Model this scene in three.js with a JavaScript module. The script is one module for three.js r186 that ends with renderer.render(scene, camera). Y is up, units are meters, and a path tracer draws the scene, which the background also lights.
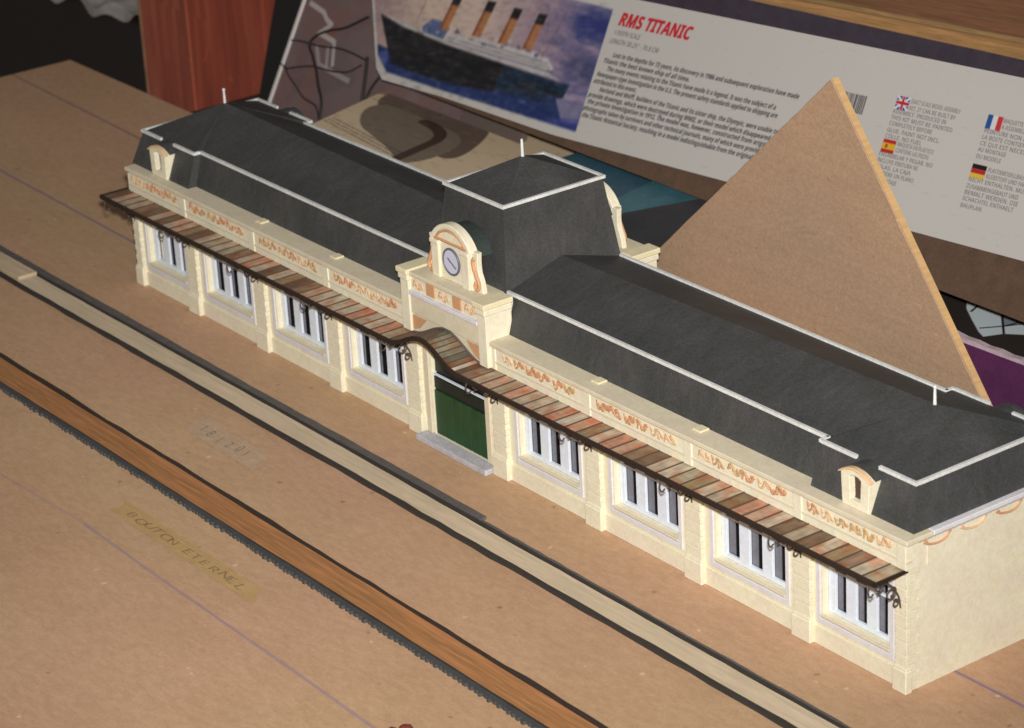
import * as THREE from 'three';
import { RoundedBoxGeometry } from 'three/addons/geometries/RoundedBoxGeometry.js';
import { mergeGeometries } from 'three/addons/utils/BufferGeometryUtils.js';

// ---------------------------------------------------------------- camera, light, exposure
const scene = new THREE.Scene();
const camera = new THREE.PerspectiveCamera(14.49, 1024 / 728, 0.05, 20);
camera.rotation.order = 'YXZ';
camera.position.set(1.0416, 0.5925, 0.7083);
camera.rotation.set(-0.4092, 0.9508, -0.0569);
camera.focus = 1.28; camera.userData.fStop = 25;

const renderer = new THREE.WebGLRenderer({ antialias: true });
renderer.toneMapping = THREE.LinearToneMapping;
renderer.toneMappingExposure = 1.0;
renderer.shadowMap.enabled = true;

scene.background = new THREE.Color().setRGB(0.115, 0.108, 0.102);          // the dim room round the table

// the flash of the camera: a small lamp a few centimetres above the lens
const flash = new THREE.SpotLight(new THREE.Color(1.0, 0.98, 0.955), 8.5, 0, 24 * Math.PI / 180, 1, 2);
flash.position.set(1.0416 - 0.010, 0.5925 + 0.042, 0.7083 - 0.016);
flash.target.position.set(-0.16, 0.08, -0.10); scene.add(flash.target);
flash.castShadow = true;
flash.shadow.radius = 0.7;
flash.shadow.mapSize.set(2048, 2048);
flash.shadow.camera.near = 0.1; flash.shadow.camera.far = 6; flash.shadow.bias = -0.0004;
scene.add(flash);

// ---------------------------------------------------------------- helpers
function rng(seed) { let a = seed >>> 0; return () => { a |= 0; a = a + 0x6D2B79F5 | 0; let t = Math.imul(a ^ a >>> 15, 1 | a); t = t + Math.imul(t ^ t >>> 7, 61 | t) ^ t; return ((t ^ t >>> 14) >>> 0) / 4294967296; }; }
const hash = (x, y, s) => { let h = Math.imul(x, 374761393) ^ Math.imul(y, 668265263) ^ Math.imul(s, 2147483647 ^ 0x5bd1e995); h = Math.imul(h ^ h >>> 13, 1274126177); return ((h ^ h >>> 16) >>> 0) / 4294967296; };
function vnoise(x, y, px, py, s) {                                           // periodic value noise
  const xi = Math.floor(x), yi = Math.floor(y), fx = x - xi, fy = y - yi;
  const m = (a, n) => ((a % n) + n) % n, u = fx * fx * (3 - 2 * fx), v = fy * fy * (3 - 2 * fy);
  const a = hash(m(xi, px), m(yi, py), s), b = hash(m(xi + 1, px), m(yi, py), s), c = hash(m(xi, px), m(yi + 1, py), s), d = hash(m(xi + 1, px), m(yi + 1, py), s);
  return a + (b - a) * u + (c - a) * v + (a - b - c + d) * u * v;
}
const S8 = v => v < 0 ? 0 : v > 255 ? 255 : v;
function dataTex(w, h, fn, metresX, metresY, srgb = true) {
  const d = new Uint8Array(w * h * 4);
  for (let y = 0; y < h; y++) for (let x = 0; x < w; x++) { const c = fn(x / w, y / h, x, y), i = (y * w + x) * 4; d[i] = S8(c[0]); d[i + 1] = S8(c[1]); d[i + 2] = S8(c[2]); d[i + 3] = 255; }
  const t = new THREE.DataTexture(d, w, h, THREE.RGBAFormat);
  t.wrapS = t.wrapT = THREE.RepeatWrapping; t.magFilter = THREE.LinearFilter; t.minFilter = THREE.LinearMipmapLinearFilter; t.generateMipmaps = true;
  if (srgb) t.colorSpace = THREE.SRGBColorSpace;
  t.repeat.set(1 / metresX, 1 / metresY); t.needsUpdate = true;
  return t;
}
const rgb = (r, g, b) => new THREE.Color().setRGB(r / 255, g / 255, b / 255, THREE.SRGBColorSpace);
function std(color, rough, extra = {}) { return new THREE.MeshStandardMaterial({ color, roughness: rough, metalness: 0, side: THREE.DoubleSide, ...extra }); }

// uv in metres, from the way each face points in its own object
function metreUV(g0) {
  const g = g0.index ? g0.toNonIndexed() : g0, p = g.attributes.position, uv = new Float32Array(p.count * 2);
  const a = new THREE.Vector3(), b = new THREE.Vector3(), c = new THREE.Vector3(), n = new THREE.Vector3();
  for (let i = 0; i < p.count; i += 3) {
    a.fromBufferAttribute(p, i); b.fromBufferAttribute(p, i + 1); c.fromBufferAttribute(p, i + 2);
    n.subVectors(b, a).cross(c.clone().sub(a)); const ax = Math.abs(n.x), ay = Math.abs(n.y), az = Math.abs(n.z);
    [a, b, c].forEach((q, k) => {
      const o = (i + k) * 2;
      if (ay >= ax && ay >= az) { uv[o] = q.x; uv[o + 1] = q.z; } else if (az >= ax) { uv[o] = q.x; uv[o + 1] = q.y; } else { uv[o] = q.z; uv[o + 1] = q.y; }
    });
  }
  g.setAttribute('uv', new THREE.BufferAttribute(uv, 2));
  return g;
}
const used = {};
function numbered(n) { used[n] = (used[n] || 0) + 1; return used[n] === 1 ? n : n + '_' + String(used[n] - 1).padStart(3, '0'); }
function mesh(name, geo, mat, parent, label) {
  const g = Array.isArray(geo) ? mergeGeometries(geo.map(q => { const k = metreUV(q); for (const key of Object.keys(k.attributes)) if (!['position', 'normal', 'uv'].includes(key)) k.deleteAttribute(key); if (!k.attributes.normal) k.computeVertexNormals(); return k; })) : metreUV(geo);
  if (!g.attributes.normal) g.computeVertexNormals();
  const o = new THREE.Mesh(g, mat); o.castShadow = o.receiveShadow = true;
  o.name = parent && parent !== scene ? name : numbered(name);
  (parent || scene).add(o); if (label) o.userData.label = label;
  return o;
}
function meshUV(name, geo, mat, parent) { const o = new THREE.Mesh(geo, mat); o.castShadow = o.receiveShadow = true; o.name = parent && parent !== scene ? name : numbered(name); (parent || scene).add(o); return o; }
function group(name, label, category, grp) { const o = new THREE.Group(); o.name = numbered(name); scene.add(o); tag(o, label, category, grp); return o; }
function tag(o, label, category, grp, kind) { if (label) o.userData.label = label; if (category) o.userData.category = category; if (grp) o.userData.group = grp; if (kind) o.userData.kind = kind; return o; }
function box(x0, x1, y0, y1, z0, z1) { const g = new THREE.BoxGeometry(x1 - x0, y1 - y0, z1 - z0); g.translate((x0 + x1) / 2, (y0 + y1) / 2, (z0 + z1) / 2); return g; }
function rbox(x0, x1, y0, y1, z0, z1, r = 0.0003) { const g = new RoundedBoxGeometry(x1 - x0, y1 - y0, z1 - z0, 1, r); g.translate((x0 + x1) / 2, (y0 + y1) / 2, (z0 + z1) / 2); return g; }
function bar(a, b, w, h) {                                                    // a square bar from a to b
  const A = new THREE.Vector3(...a), B = new THREE.Vector3(...b), d = B.clone().sub(A), L = d.length();
  const g = new THREE.BoxGeometry(w, h, L), q = new THREE.Quaternion(), m = new THREE.Matrix4().lookAt(B, A, new THREE.Vector3(0, 1, 0));
  q.setFromRotationMatrix(m); g.applyQuaternion(q); g.translate((A.x + B.x) / 2, (A.y + B.y) / 2, (A.z + B.z) / 2); return g;
}
function polys(list) {                                                        // flat polygons (3 or 4 corners) with their own normals
  const pos = [];
  for (const f of list) { pos.push(...f[0], ...f[1], ...f[2]); if (f.length === 4) pos.push(...f[0], ...f[2], ...f[3]); }
  const g = new THREE.BufferGeometry(); g.setAttribute('position', new THREE.Float32BufferAttribute(pos, 3)); g.computeVertexNormals(); return g;
}
function tube(pts, r, seg = 24, closed = false, rad = 5) { return new THREE.TubeGeometry(new THREE.CatmullRomCurve3(pts.map(p => new THREE.Vector3(...p)), closed), seg, r, rad, closed); }
function extrude(shape, depth, z0, bevel = 0) {
  const g = new THREE.ExtrudeGeometry(shape, { depth: depth - 2 * bevel, bevelEnabled: bevel > 0, bevelSize: bevel, bevelThickness: bevel, bevelSegments: 1, bevelOffset: -bevel, curveSegments: 14 });
  g.translate(0, 0, z0 + bevel); return g;
}
function poly(pts) { const s = new THREE.Shape(); pts.forEach(([x, y], i) => i ? s.lineTo(x, y) : s.moveTo(x, y)); s.closePath(); return s; }

// ---------------------------------------------------------------- materials
const creamT = dataTex(512, 512, (u, v) => {
  const a = vnoise(u * 12, v * 12, 12, 12, 3), b = vnoise(u * 60, v * 60, 60, 60, 4), c = vnoise(u * 180, v * 180, 180, 180, 5), k = 232 + (a - .5) * 5 + (b - .5) * 8 + (c - .5) * 10;
  return [k + 3, k + (a - .5) * 5, k - 4 + (b - .5) * 10];
}, 0.12, 0.12);
const grainT = dataTex(512, 512, (u, v) => { const k = 225 + (vnoise(u * 16, v * 16, 16, 16, 31) - .5) * 26 + (vnoise(u * 90, v * 90, 90, 90, 32) - .5) * 22 + (vnoise(u * 256, v * 256, 256, 256, 33) - .5) * 20; return [k, k, k]; }, 0.10, 0.10);
const slateT = dataTex(512, 512, (u, v) => {
  const a = vnoise(u * 8, v * 8, 8, 8, 11), b = vnoise(u * 50, v * 20, 50, 20, 12), c = vnoise(u * 200, v * 200, 200, 200, 13), w = Math.abs(vnoise(u * 9 + 3 * a, v * 14, 9, 14, 14) - .5), sc = w < .006 && a > .45 ? 26 : 0, k = 203 + (a - .5) * 30 + (b - .5) * 18 + (c - .5) * 34 + sc;
  return [k + (a - .5) * 8, k, k + (b - .5) * 8];
}, 0.14, 0.14);
const woodT = dataTex(1024, 256, (u, v) => {                                  // long grain along u
  const w = v + 0.03 * vnoise(u * 5, v * 3, 5, 3, 21), g = vnoise(u * 8, w * 46, 8, 48, 22), f = vnoise(u * 30, w * 150, 30, 160, 23), k = 212 + (g - .5) * 40 + (f - .5) * 34;
  return [k, k - (g - .5) * 10, k - 6 - (f - .5) * 10];
}, 0.22, 0.05);
const softT = dataTex(1024, 256, (u, v) => { const g = vnoise(u * 6, v * 40, 6, 40, 24), f = vnoise(u * 40, v * 120, 40, 120, 25), b = vnoise(u * 12, v * 4, 12, 4, 26), k = 226 + (g - .5) * 18 + (f - .5) * 16 + (b - .5) * 14; return [k, k - (g - .5) * 4, k - (f - .5) * 6]; }, 0.22, 0.05);
const plyT = dataTex(1024, 512, (u, v) => {
  const g = vnoise(u * 10, v * 70, 10, 70, 41), f = vnoise(u * 260, v * 200, 260, 200, 42), b = vnoise(u * 5, v * 5, 5, 5, 43), fl = vnoise(u * 60, v * 44, 60, 44, 44), k = 220 + (g - .5) * 7 + (f - .5) * 22 + (b - .5) * 16 + (fl > .93 ? (fl - .93) * 260 : fl < .05 ? -12 : 0);
  return [k, k - (b - .5) * 8, k - (b - .5) * 12];
}, 0.30, 0.16);
const M = {
  cream: std(rgb(237, 231, 206), 0.75, { map: creamT, bumpMap: creamT, bumpScale: 0.0004 }),
  creamDeep: std(rgb(236, 226, 190), 0.75, { map: creamT, bumpMap: creamT, bumpScale: 0.0003 }),
  lavender: std(rgb(226, 226, 232), 0.7, { map: creamT }),
  pale: std(rgb(226, 216, 190), 0.7, { map: creamT }),
  white: std(rgb(230, 241, 255), 0.5, { map: creamT }),
  trim: std(rgb(236, 236, 232), 0.5, { map: grainT }),
  orange: std(rgb(210, 160, 118), 0.7, { map: creamT }),
  orangeLight: std(rgb(230, 196, 154), 0.7, { map: creamT }),
  tan: std(rgb(204, 170, 122), 0.7, { map: creamT }),
  slate: std(rgb(78, 78, 77), 0.62, { map: slateT, bumpMap: slateT, bumpScale: 0.0003 }),
  slateGreen: std(rgb(58, 68, 62), 0.6, { map: slateT }),
  pane: std(rgb(126, 126, 136), 0.35, { map: grainT }),
  black: std(rgb(16, 15, 15), 0.7),
  iron: std(rgb(44, 32, 26), 0.55, { map: grainT }),
  bracket: std(rgb(70, 60, 56), 0.45),
  rib: std(rgb(84, 64, 50), 0.6),
  ironLight: std(rgb(92, 84, 82), 0.4),
  green: std(rgb(34, 74, 38), 0.5, { map: grainT }),
  darkGreen: std(rgb(24, 36, 28), 0.5, { map: grainT }),
  step: std(rgb(196, 194, 198), 0.8, { map: grainT }),
  clock: std(rgb(196, 197, 212), 0.4),
  clockRim: std(rgb(92, 96, 108), 0.4),
  slot: std(rgb(70, 48, 44), 0.7),
};

// ---------------------------------------------------------------- the board the model stands on
{
  const W = 2048, H = 1024, X0 = -0.72, Z0 = -0.181, LX = 1.4, LZ = 0.7, cv = document.createElement('canvas'); cv.width = W; cv.height = H;
  const g = cv.getContext('2d'), im = g.createImageData(W, H), d = im.data;
  for (let y = 0; y < H; y++) for (let x = 0; x < W; x++) {
    const u = x / W, v = y / H;
    const a = vnoise(u * 9, v * 5, 64, 64, 51), b = vnoise(u * 46, v * 30, 128, 128, 52), f = vnoise(u * 300, v * 420, 1024, 1024, 53), e = hash(x, y, 54);
    const k = (a - .5) * 9 + (b - .5) * 5 + (f - .5) * 10 + (e - .5) * 12, hue = (vnoise(u * 14 + 7, v * 9, 64, 64, 55) - .5);
    const i = (y * W + x) * 4; d[i] = S8(181 + k + hue * 3); d[i + 1] = S8(145 + k - hue * 3); d[i + 2] = S8(112 + k + hue * 3); d[i + 3] = 255;
  }
  g.putImageData(im, 0, 0);
  const px = x => (x - X0) / LX * W, pz = z => (z - Z0) / LZ * H, R = rng(77);
  const line = (pts, col, w) => { g.strokeStyle = col; g.lineWidth = w; g.beginPath(); pts.forEach(([x, z], i) => i ? g.lineTo(px(x), pz(z)) : g.moveTo(px(x), pz(z))); g.stroke(); };
  line([[-0.72, -0.1352], [-0.52, -0.129], [-0.3, -0.124], [0.4, -0.116]], 'rgba(80,64,92,0.55)', 2.2);
  line([[-0.72, -0.036], [-0.54, -0.0336], [-0.36, -0.0305], [0.3, -0.0285], [0.5, -0.030]], 'rgba(104,86,138,0.62)', 2.3);
  line([[-0.14, 0.1775], [-0.06, 0.1735]], 'rgba(110,98,140,0.22)', 2);
  line([[-0.06, 0.1735], [0.003, 0.1748], [0.128, 0.1756], [0.3, 0.1785]], 'rgba(112,100,150,0.4)', 2.2);
  for (let i = 0; i < 1500; i++) { const x = R() * W, y = R() * H, l = 6 + R() * 26; g.strokeStyle = R() < .5 ? 'rgba(214,180,142,0.16)' : 'rgba(120,86,60,0.14)'; g.lineWidth = 0.7; g.beginPath(); g.moveTo(x, y); g.lineTo(x + l, y + (R() - .5) * l * 0.25); g.stroke(); }   // fibres
  for (let i = 0; i < 520; i++) {                                           // crumbs, specks and scratches
    const x = R() * W, y = R() * H, l = R() < 0.35;
    g.fillStyle = l ? 'rgba(226,200,170,0.55)' : 'rgba(96,60,44,0.4)';
    g.beginPath(); g.ellipse(x, y, 0.7 + R() * 1.6, 0.6 + R() * 1.1, R() * 3, 0, 7); g.fill();
    if (R() < 0.18) { g.strokeStyle = 'rgba(220,190,158,0.35)'; g.lineWidth = 0.8; g.beginPath(); g.moveTo(x, y); g.lineTo(x + (R() - .5) * 22, y + (R() - .5) * 10); g.stroke(); }
  }
  const t = new THREE.CanvasTexture(cv); t.colorSpace = THREE.SRGBColorSpace; t.flipY = false;
  const top = new THREE.PlaneGeometry(LX, LZ); top.rotateX(-Math.PI / 2); top.translate(X0 + LX / 2, 0, Z0 + LZ / 2);
  const p = top.attributes.position, uv = top.attributes.uv; for (let i = 0; i < p.count; i++) uv.setXY(i, (p.getX(i) - X0) / LX, (p.getZ(i) - Z0) / LZ);
  const surf = meshUV('board_surface', top, std(new THREE.Color(1, 1, 1), 0.8, { map: t }), scene); tag(surf, null, null, null, 'structure');
  const body = mesh('board_core', box(X0, X0 + LX, -0.016, -0.0006, Z0, Z0 + LZ), std(rgb(150, 112, 80), 0.85, { map: plyT }), scene); tag(body, null, null, null, 'structure');
  const tb = mesh('table', box(-0.6, 0.95, -0.05, -0.0165, -0.55, 0.56), std(rgb(60, 42, 34), 0.7, { map: woodT }), scene); tag(tb, null, null, null, 'structure');
}

// ---------------------------------------------------------------- the strips glued on the board
{
  const R = rng(5);
  const greyCard = std(rgb(104, 98, 94), 0.75, { map: grainT }), blackCard = std(rgb(58, 52, 46), 0.8, { map: grainT }), cork = std(rgb(222, 200, 168), 0.8, { map: softT }), corkPale = std(rgb(216, 192, 158), 0.8, { map: softT }), orangeWood = std(rgb(198, 138, 90), 0.6, { map: woodT }), rubber = std(rgb(74, 74, 73), 0.75, { map: grainT }), brownEdge = std(rgb(58, 44, 34), 0.8, { map: grainT });
  function strip(name, x0, x1, zA, zB, h, wob, mat, label, cat, grp, y0 = 0) {          // a long strip with slightly uneven edges
    const n = 90, top = [], bot = [];
    for (let i = 0; i <= n; i++) { const x = x0 + (x1 - x0) * i / n; const sw = 0.0005 * Math.sin(x * 9 + zA * 400) + 0.0003 * Math.sin(x * 31 + zA * 900); top.push([x, -zA + (R() - .5) * wob + sw * 0.5]); bot.push([x, -zB + (R() - .5) * wob + sw * 0.5]); }
    const g = extrude(poly([...bot, ...top.reverse()]), h, 0); g.rotateX(-Math.PI / 2); g.translate(0, y0, 0);
    return tag(mesh(name, g, mat, scene), label, cat, grp);
  }
  strip('card_strip', -0.70, 0.066, 0.0312, 0.0352, 0.0016, 0.0004, greyCard, 'wide dark grey card strip ending beside the station door', 'strip');
  strip('card_strip', -0.70, 0.56, 0.0358, 0.0380, 0.0012, 0.0004, blackCard, 'thin dark line of card along the station side of pale strip', 'strip');
  strip('card_strip', 0.0665, 0.56, 0.0345, 0.0355, 0.0012, 0.0005, greyCard, 'narrow grey card strip between station and pale cork strip', 'strip');
  strip('cork_strip', -0.3600, 0.56, 0.0384, 0.0504, 0.0012, 0.0003, cork, 'long pale wood strip lying between two dark card strips', 'strip');
  strip('cork_strip', -0.70, -0.3604, 0.0374, 0.0490, 0.0030, 0.0003, corkPale, 'short thicker pale strip butting onto the long pale strip', 'strip');
  strip('card_strip', -0.70, 0.56, 0.0508, 0.0534, 0.0016, 0.0008, blackCard, 'near black card strip along the outer side of pale strip', 'strip');
  strip('edging_strip', -0.70, 0.56, 0.1070, 0.1098, 0.0010, 0.0011, brownEdge, 'thin ragged dark brown edging along the orange wood strip', 'strip');
  strip('edging_strip', -0.70, 0.56, 0.1252, 0.1261, 0.0016, 0.0003, blackCard, 'hairline dark edging between orange wood strip and toothed rack', 'strip');
  strip('wood_strip', -0.70, 0.56, 0.1101, 0.1249, 0.0012, 0.0003, orangeWood, 'orange brown wood strip beside the toothed grey rack', 'strip');
  // toothed rack: one outline with worn teeth along its outer side
  const top = [], bot = []; let x = -0.70;
  while (x < 0.56) {
    const p = 0.0020 + R() * 0.0026, d = 0.0003 + R() * 0.0013;
    bot.push([x, -0.1287], [x + p * 0.15, -0.1287 - d], [x + p * 0.62, -0.1287 - d * (0.7 + R() * 0.4)], [x + p * 0.78, -0.1287]); x += p;
  }
  for (let i = 0; i <= 60; i++) top.push([-0.70 + 1.262 * i / 60, -0.1264 + (R() - .5) * 0.0003]);
  const g = extrude(poly([...bot, ...top.reverse()]), 0.0018, 0); g.rotateX(-Math.PI / 2);
  tag(mesh('toothed_rack', g, rubber, scene), 'dark grey rack strip with worn teeth along one side', 'rack');
}

// ---------------------------------------------------------------- tape notes
function tapeNote(x0, x1, z0, z1, skew, col, ink, text, label, seed, alpha) {
  const W = 512, H = 96, cv = document.createElement('canvas'); cv.width = W; cv.height = H; const g = cv.getContext('2d'), R = rng(seed);
  g.fillStyle = col; g.fillRect(0, 0, W, H);
  for (let i = 0; i < 900; i++) { g.fillStyle = R() < .5 ? 'rgba(255,240,200,0.07)' : 'rgba(90,70,40,0.07)'; g.fillRect(R() * W, R() * H, 3 + R() * 30, 1 + R() * 3); }
  g.fillStyle = ink; let x = 34;
  for (const ch of text) { g.save(); g.translate(x, 66 + (R() - .5) * 10); g.rotate((R() - .5) * 0.25); g.font = 'italic ' + Math.round(46 + R() * 10) + 'px sans-serif'; g.fillText(ch, 0, 0); g.restore(); x += ch === ' ' ? 26 : (W - 70) / text.length; }
  const t = new THREE.CanvasTexture(cv); t.colorSpace = THREE.SRGBColorSpace;
  const n = 24, Rr = rng(seed + 1), pos = [], uv = [], idx = [];
  for (let i = 0; i <= n; i++) for (let j = 0; j <= 3; j++) {
    const u = i / n, v = j / 3, torn = (i === 0 || i === n) ? (Rr() - .5) * 0.006 : 0;
    pos.push(x0 + (x1 - x0) * u + torn + skew * v, 0.00025 + (Rr() * 0.00025), z0 + (z1 - z0) * v + (Rr() - .5) * 0.0004); uv.push(u, 1 - v);
  }
  for (let i = 0; i < n; i++) for (let j = 0; j < 3; j++) { const a = i * 4 + j; idx.push(a, a + 1, a + 4, a + 1, a + 5, a + 4); }
  const geo = new THREE.BufferGeometry(); geo.setAttribute('position', new THREE.Float32BufferAttribute(pos, 3)); geo.setAttribute('uv', new THREE.Float32BufferAttribute(uv, 2)); geo.setIndex(idx); geo.computeVertexNormals();
  const o = meshUV('tape_note', geo, std(new THREE.Color(1, 1, 1), 0.45, { map: t }), scene);
  return tag(o, label, 'tape');
}
tapeNote(-0.066, 0.056, 0.1465, 0.1575, 0.004, 'rgb(184,149,102)', 'rgba(84,66,40,0.42)', 'BOUTON ETERNEL', 'yellowed masking tape strip with faded pencil writing', 900, 1);
tapeNote(-0.122, -0.060, 0.0690, 0.0840, 0.006, 'rgb(186,157,130)', 'rgba(70,60,56,0.55)', '18 (20)', 'small greyish tape note with handwritten number', 910, 1);

// ---------------------------------------------------------------- the model station
const st = group('station_model', 'cream model railway station with black mansard roof and clock tower', 'model building');
const D = 0.0967, ZC = -D / 2, PX = [0.0352, 0.1066, 0.1771, 0.2473], HP = 0.057;
const bays = [];                                                             // centre, half opening, pane pitch, pane width
for (const s of [-1, 1]) { bays.push([s * 0.0709, 0.0225, 0.0149, 0.0084], [s * 0.14185, 0.0225, 0.0149, 0.0084], [s * 0.2122, 0.0225, 0.0149, 0.0084], [s * 0.2778, 0.0200, 0.0124, 0.0064]); }

{ // walls
  const s = poly([[-0.309, 0], [0.309, 0], [0.309, HP], [-0.309, HP]]);
  for (const [c, h] of bays) s.holes.push(poly([[c - h, 0.0155], [c + h, 0.0155], [c + h, 0.047], [c - h, 0.047]]));
  s.holes.push(poly([[-0.0226, 0.0028], [0.0226, 0.0028], [0.0226, 0.049], [-0.0226, 0.049]]));
  mesh('front_wall', extrude(s, 0.0032, -0.0062), M.cream, st);
  mesh('side_wall', box(0.3062, 0.3092, 0, 0.0705, -D + 0.0005, -0.0065), M.cream, st);
  mesh('side_wall', box(-0.3092, -0.3062, 0, 0.0705, -D + 0.0005, -0.0065), M.cream, st);
  mesh('back_wall', box(-0.309, 0.309, 0, 0.0705, -D - 0.0005, -D + 0.0002), M.cream, st);
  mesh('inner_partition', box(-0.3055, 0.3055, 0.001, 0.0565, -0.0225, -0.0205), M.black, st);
  for (const q of [-1, 1]) mesh('plinth', box(q > 0 ? 0.0405 : -0.309, q > 0 ? 0.309 : -0.0405, 0.0002, 0.0085, -0.0030, -0.0022), M.cream, st);
}
// pilasters with jointed shafts and feet
function pilaster(x, w, corner) {
  const g = []; const n = 15, y0 = 0.0112, y1 = HP - 0.0004, dy = (y1 - y0) / n;
  for (let i = 0; i < n; i++) g.push(rbox(x - w / 2, x + w / 2, y0 + i * dy + 0.0001, y0 + (i + 1) * dy - 0.0001, -0.0032, -0.0008 + (i % 2 ? 0.00025 : 0), 0.00022));
  g.push(box(x - w / 2 + 0.0004, x + w / 2 - 0.0004, y0, y1, -0.0032, -0.0012));
  const p = mesh('pilaster', g, M.cream, st);
  mesh('pilaster_foot', [rbox(x - w / 2 - 0.0008, x + w / 2 + 0.0008, 0.0, 0.0104, -0.0034, 0.0004, 0.0005), rbox(x - w / 2 - 0.0003, x + w / 2 + 0.0003, 0.0100, 0.0116, -0.0033, -0.0001, 0.0004)], M.cream, p);
}
for (const x of PX) { pilaster(x, 0.0102); pilaster(-x, 0.0102); }
for (const s of [-1, 1]) pilaster(s * 0.3066, 0.0066, true);
{ // quoins up the end corners
  for (const s of [-1, 1]) for (const back of [0, 1]) {
    const g = []; const n = 16;
    for (let i = 0; i < n; i++) { const l = i % 2 ? 0.0075 : 0.0055, y = 0.0004 + i * 0.0041; const z0 = back ? -D : -0.0008; g.push(rbox(s > 0 ? 0.3091 : -0.3098, s > 0 ? 0.3098 : -0.3091, y, y + 0.0039, back ? z0 : z0 - l, back ? z0 + l : z0, 0.0002)); }
    mesh('corner_quoin', g, M.cream, st);
  }
}
// windows
bays.forEach(([c, h, pitch, w]) => {
  const y0 = 0.0155, y1 = 0.047;
  const sur = poly([[c - h - 0.0032, 0.0108], [c + h + 0.0032, 0.0108], [c + h + 0.0032, 0.0525], [c - h - 0.0032, 0.0525]]);
  sur.holes.push(poly([[c - h - 0.0008, 0.0134], [c + h + 0.0008, 0.0134], [c + h + 0.0008, 0.0504], [c - h - 0.0008, 0.0504]]));
  const win = mesh('window', extrude(sur, 0.0008, -0.00305, 0.0002), M.lavender, st);
  mesh('sill', rbox(c - h - 0.0006, c + h + 0.0006, 0.0142, 0.0153, -0.0034, -0.0018, 0.0003), M.pale, win);
  const f = poly([[c - h, y0], [c + h, y0], [c + h, y1], [c - h, y1]]);
  for (let k = -1; k <= 1; k++) { const x = c + k * pitch; f.holes.push(poly([[x - w / 2, y0 + 0.0022], [x + w / 2, y0 + 0.0022], [x + w / 2, 0.0352], [x - w / 2, 0.0352]])); f.holes.push(poly([[x - w / 2, 0.0362], [x + w / 2, 0.0362], [x + w / 2, 0.0455], [x - w / 2, 0.0455]])); }
  mesh('frame', extrude(f, 0.0014, -0.0076, 0.0001), M.white, win);
  for (let k = -1; k <= 1; k++) {
    const x = c + k * pitch;
    mesh('pane', box(x - w / 2 - 0.0005, x + w / 2 - (w < 0.007 ? 0.0037 : 0.0045) - (c < 0 ? 0.0026 : c < 0.1 ? 0.0010 : 0), y0 + 0.001, 0.0466, -0.0083, -0.0079), M.pane, win);
  }
});
{ // door
  const d = mesh('door', box(-0.0224, 0.0224, 0.0030, 0.0350, -0.0060, -0.0046), M.darkGreen, st);
  for (let i = 0; i < 6; i++) { const x = -0.0222 + i * 0.0074; mesh('door_plank', rbox(x, x + 0.0070, 0.0031, 0.0265, -0.0047, -0.0036, 0.0003), M.green, d); }
  for (let i = 0; i < 6; i++) { const x = -0.0222 + i * 0.0074; mesh('door_light', rbox(x, x + 0.0070, 0.0275, 0.0338, -0.0047, -0.0039, 0.0003), M.darkGreen, d); }
  mesh('transom_bar', box(-0.0225, 0.0225, 0.0348, 0.0355, -0.0046, -0.0034), M.white, d);
  mesh('fanlight', box(-0.0224, 0.0224, 0.0359, 0.0488, -0.0060, -0.0052), M.darkGreen, d);
  for (const s of [-1, 1]) mesh('door_jamb', rbox(Math.min(s * 0.0228, s * 0.0268), Math.max(s * 0.0228, s * 0.0268), 0.0032, 0.0520, -0.0031, -0.0014, 0.0004), M.pale, st);
  mesh('door_step', rbox(-0.0290, 0.0290, 0, 0.0030, -0.0028, 0.0048, 0.0005), M.step, st);
}
// ornaments: a pair of facing leaf scrolls in relief
function scrollGeo(w, h, flip, seed = 1) {
  const a = [], s = flip ? -1 : 1, R = rng(seed), j = k => (R() - .5) * k;
  const t = tube([[-w * .5, -h * (.32 + j(.2)) * s, 0], [-w * (.34 + j(.1)), h * (.32 + j(.2)) * s, .0004], [-w * .12, h * (.12 + j(.2)) * s, .0006], [w * .02, -h * (.3 + j(.2)) * s, .0006], [w * .26, -h * (.22 + j(.2)) * s, .0004], [w * .30, h * .12 * s, 0], [w * .14, h * .1 * s, 0]], h * (0.12 + j(.03)), 22, false, 5); t.scale(1, 1, 0.55); a.push(t);
  for (let i = 0; i < 4; i++) { const l = new THREE.SphereGeometry(1, 7, 5); l.scale(w * (.09 + R() * .08), h * (.16 + R() * .18), .0004); l.rotateZ(j(2.4)); l.translate(w * (-.36 + i * .25 + j(.12)), h * j(.5), 0.0001); a.push(l); }
  return a;
}
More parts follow.
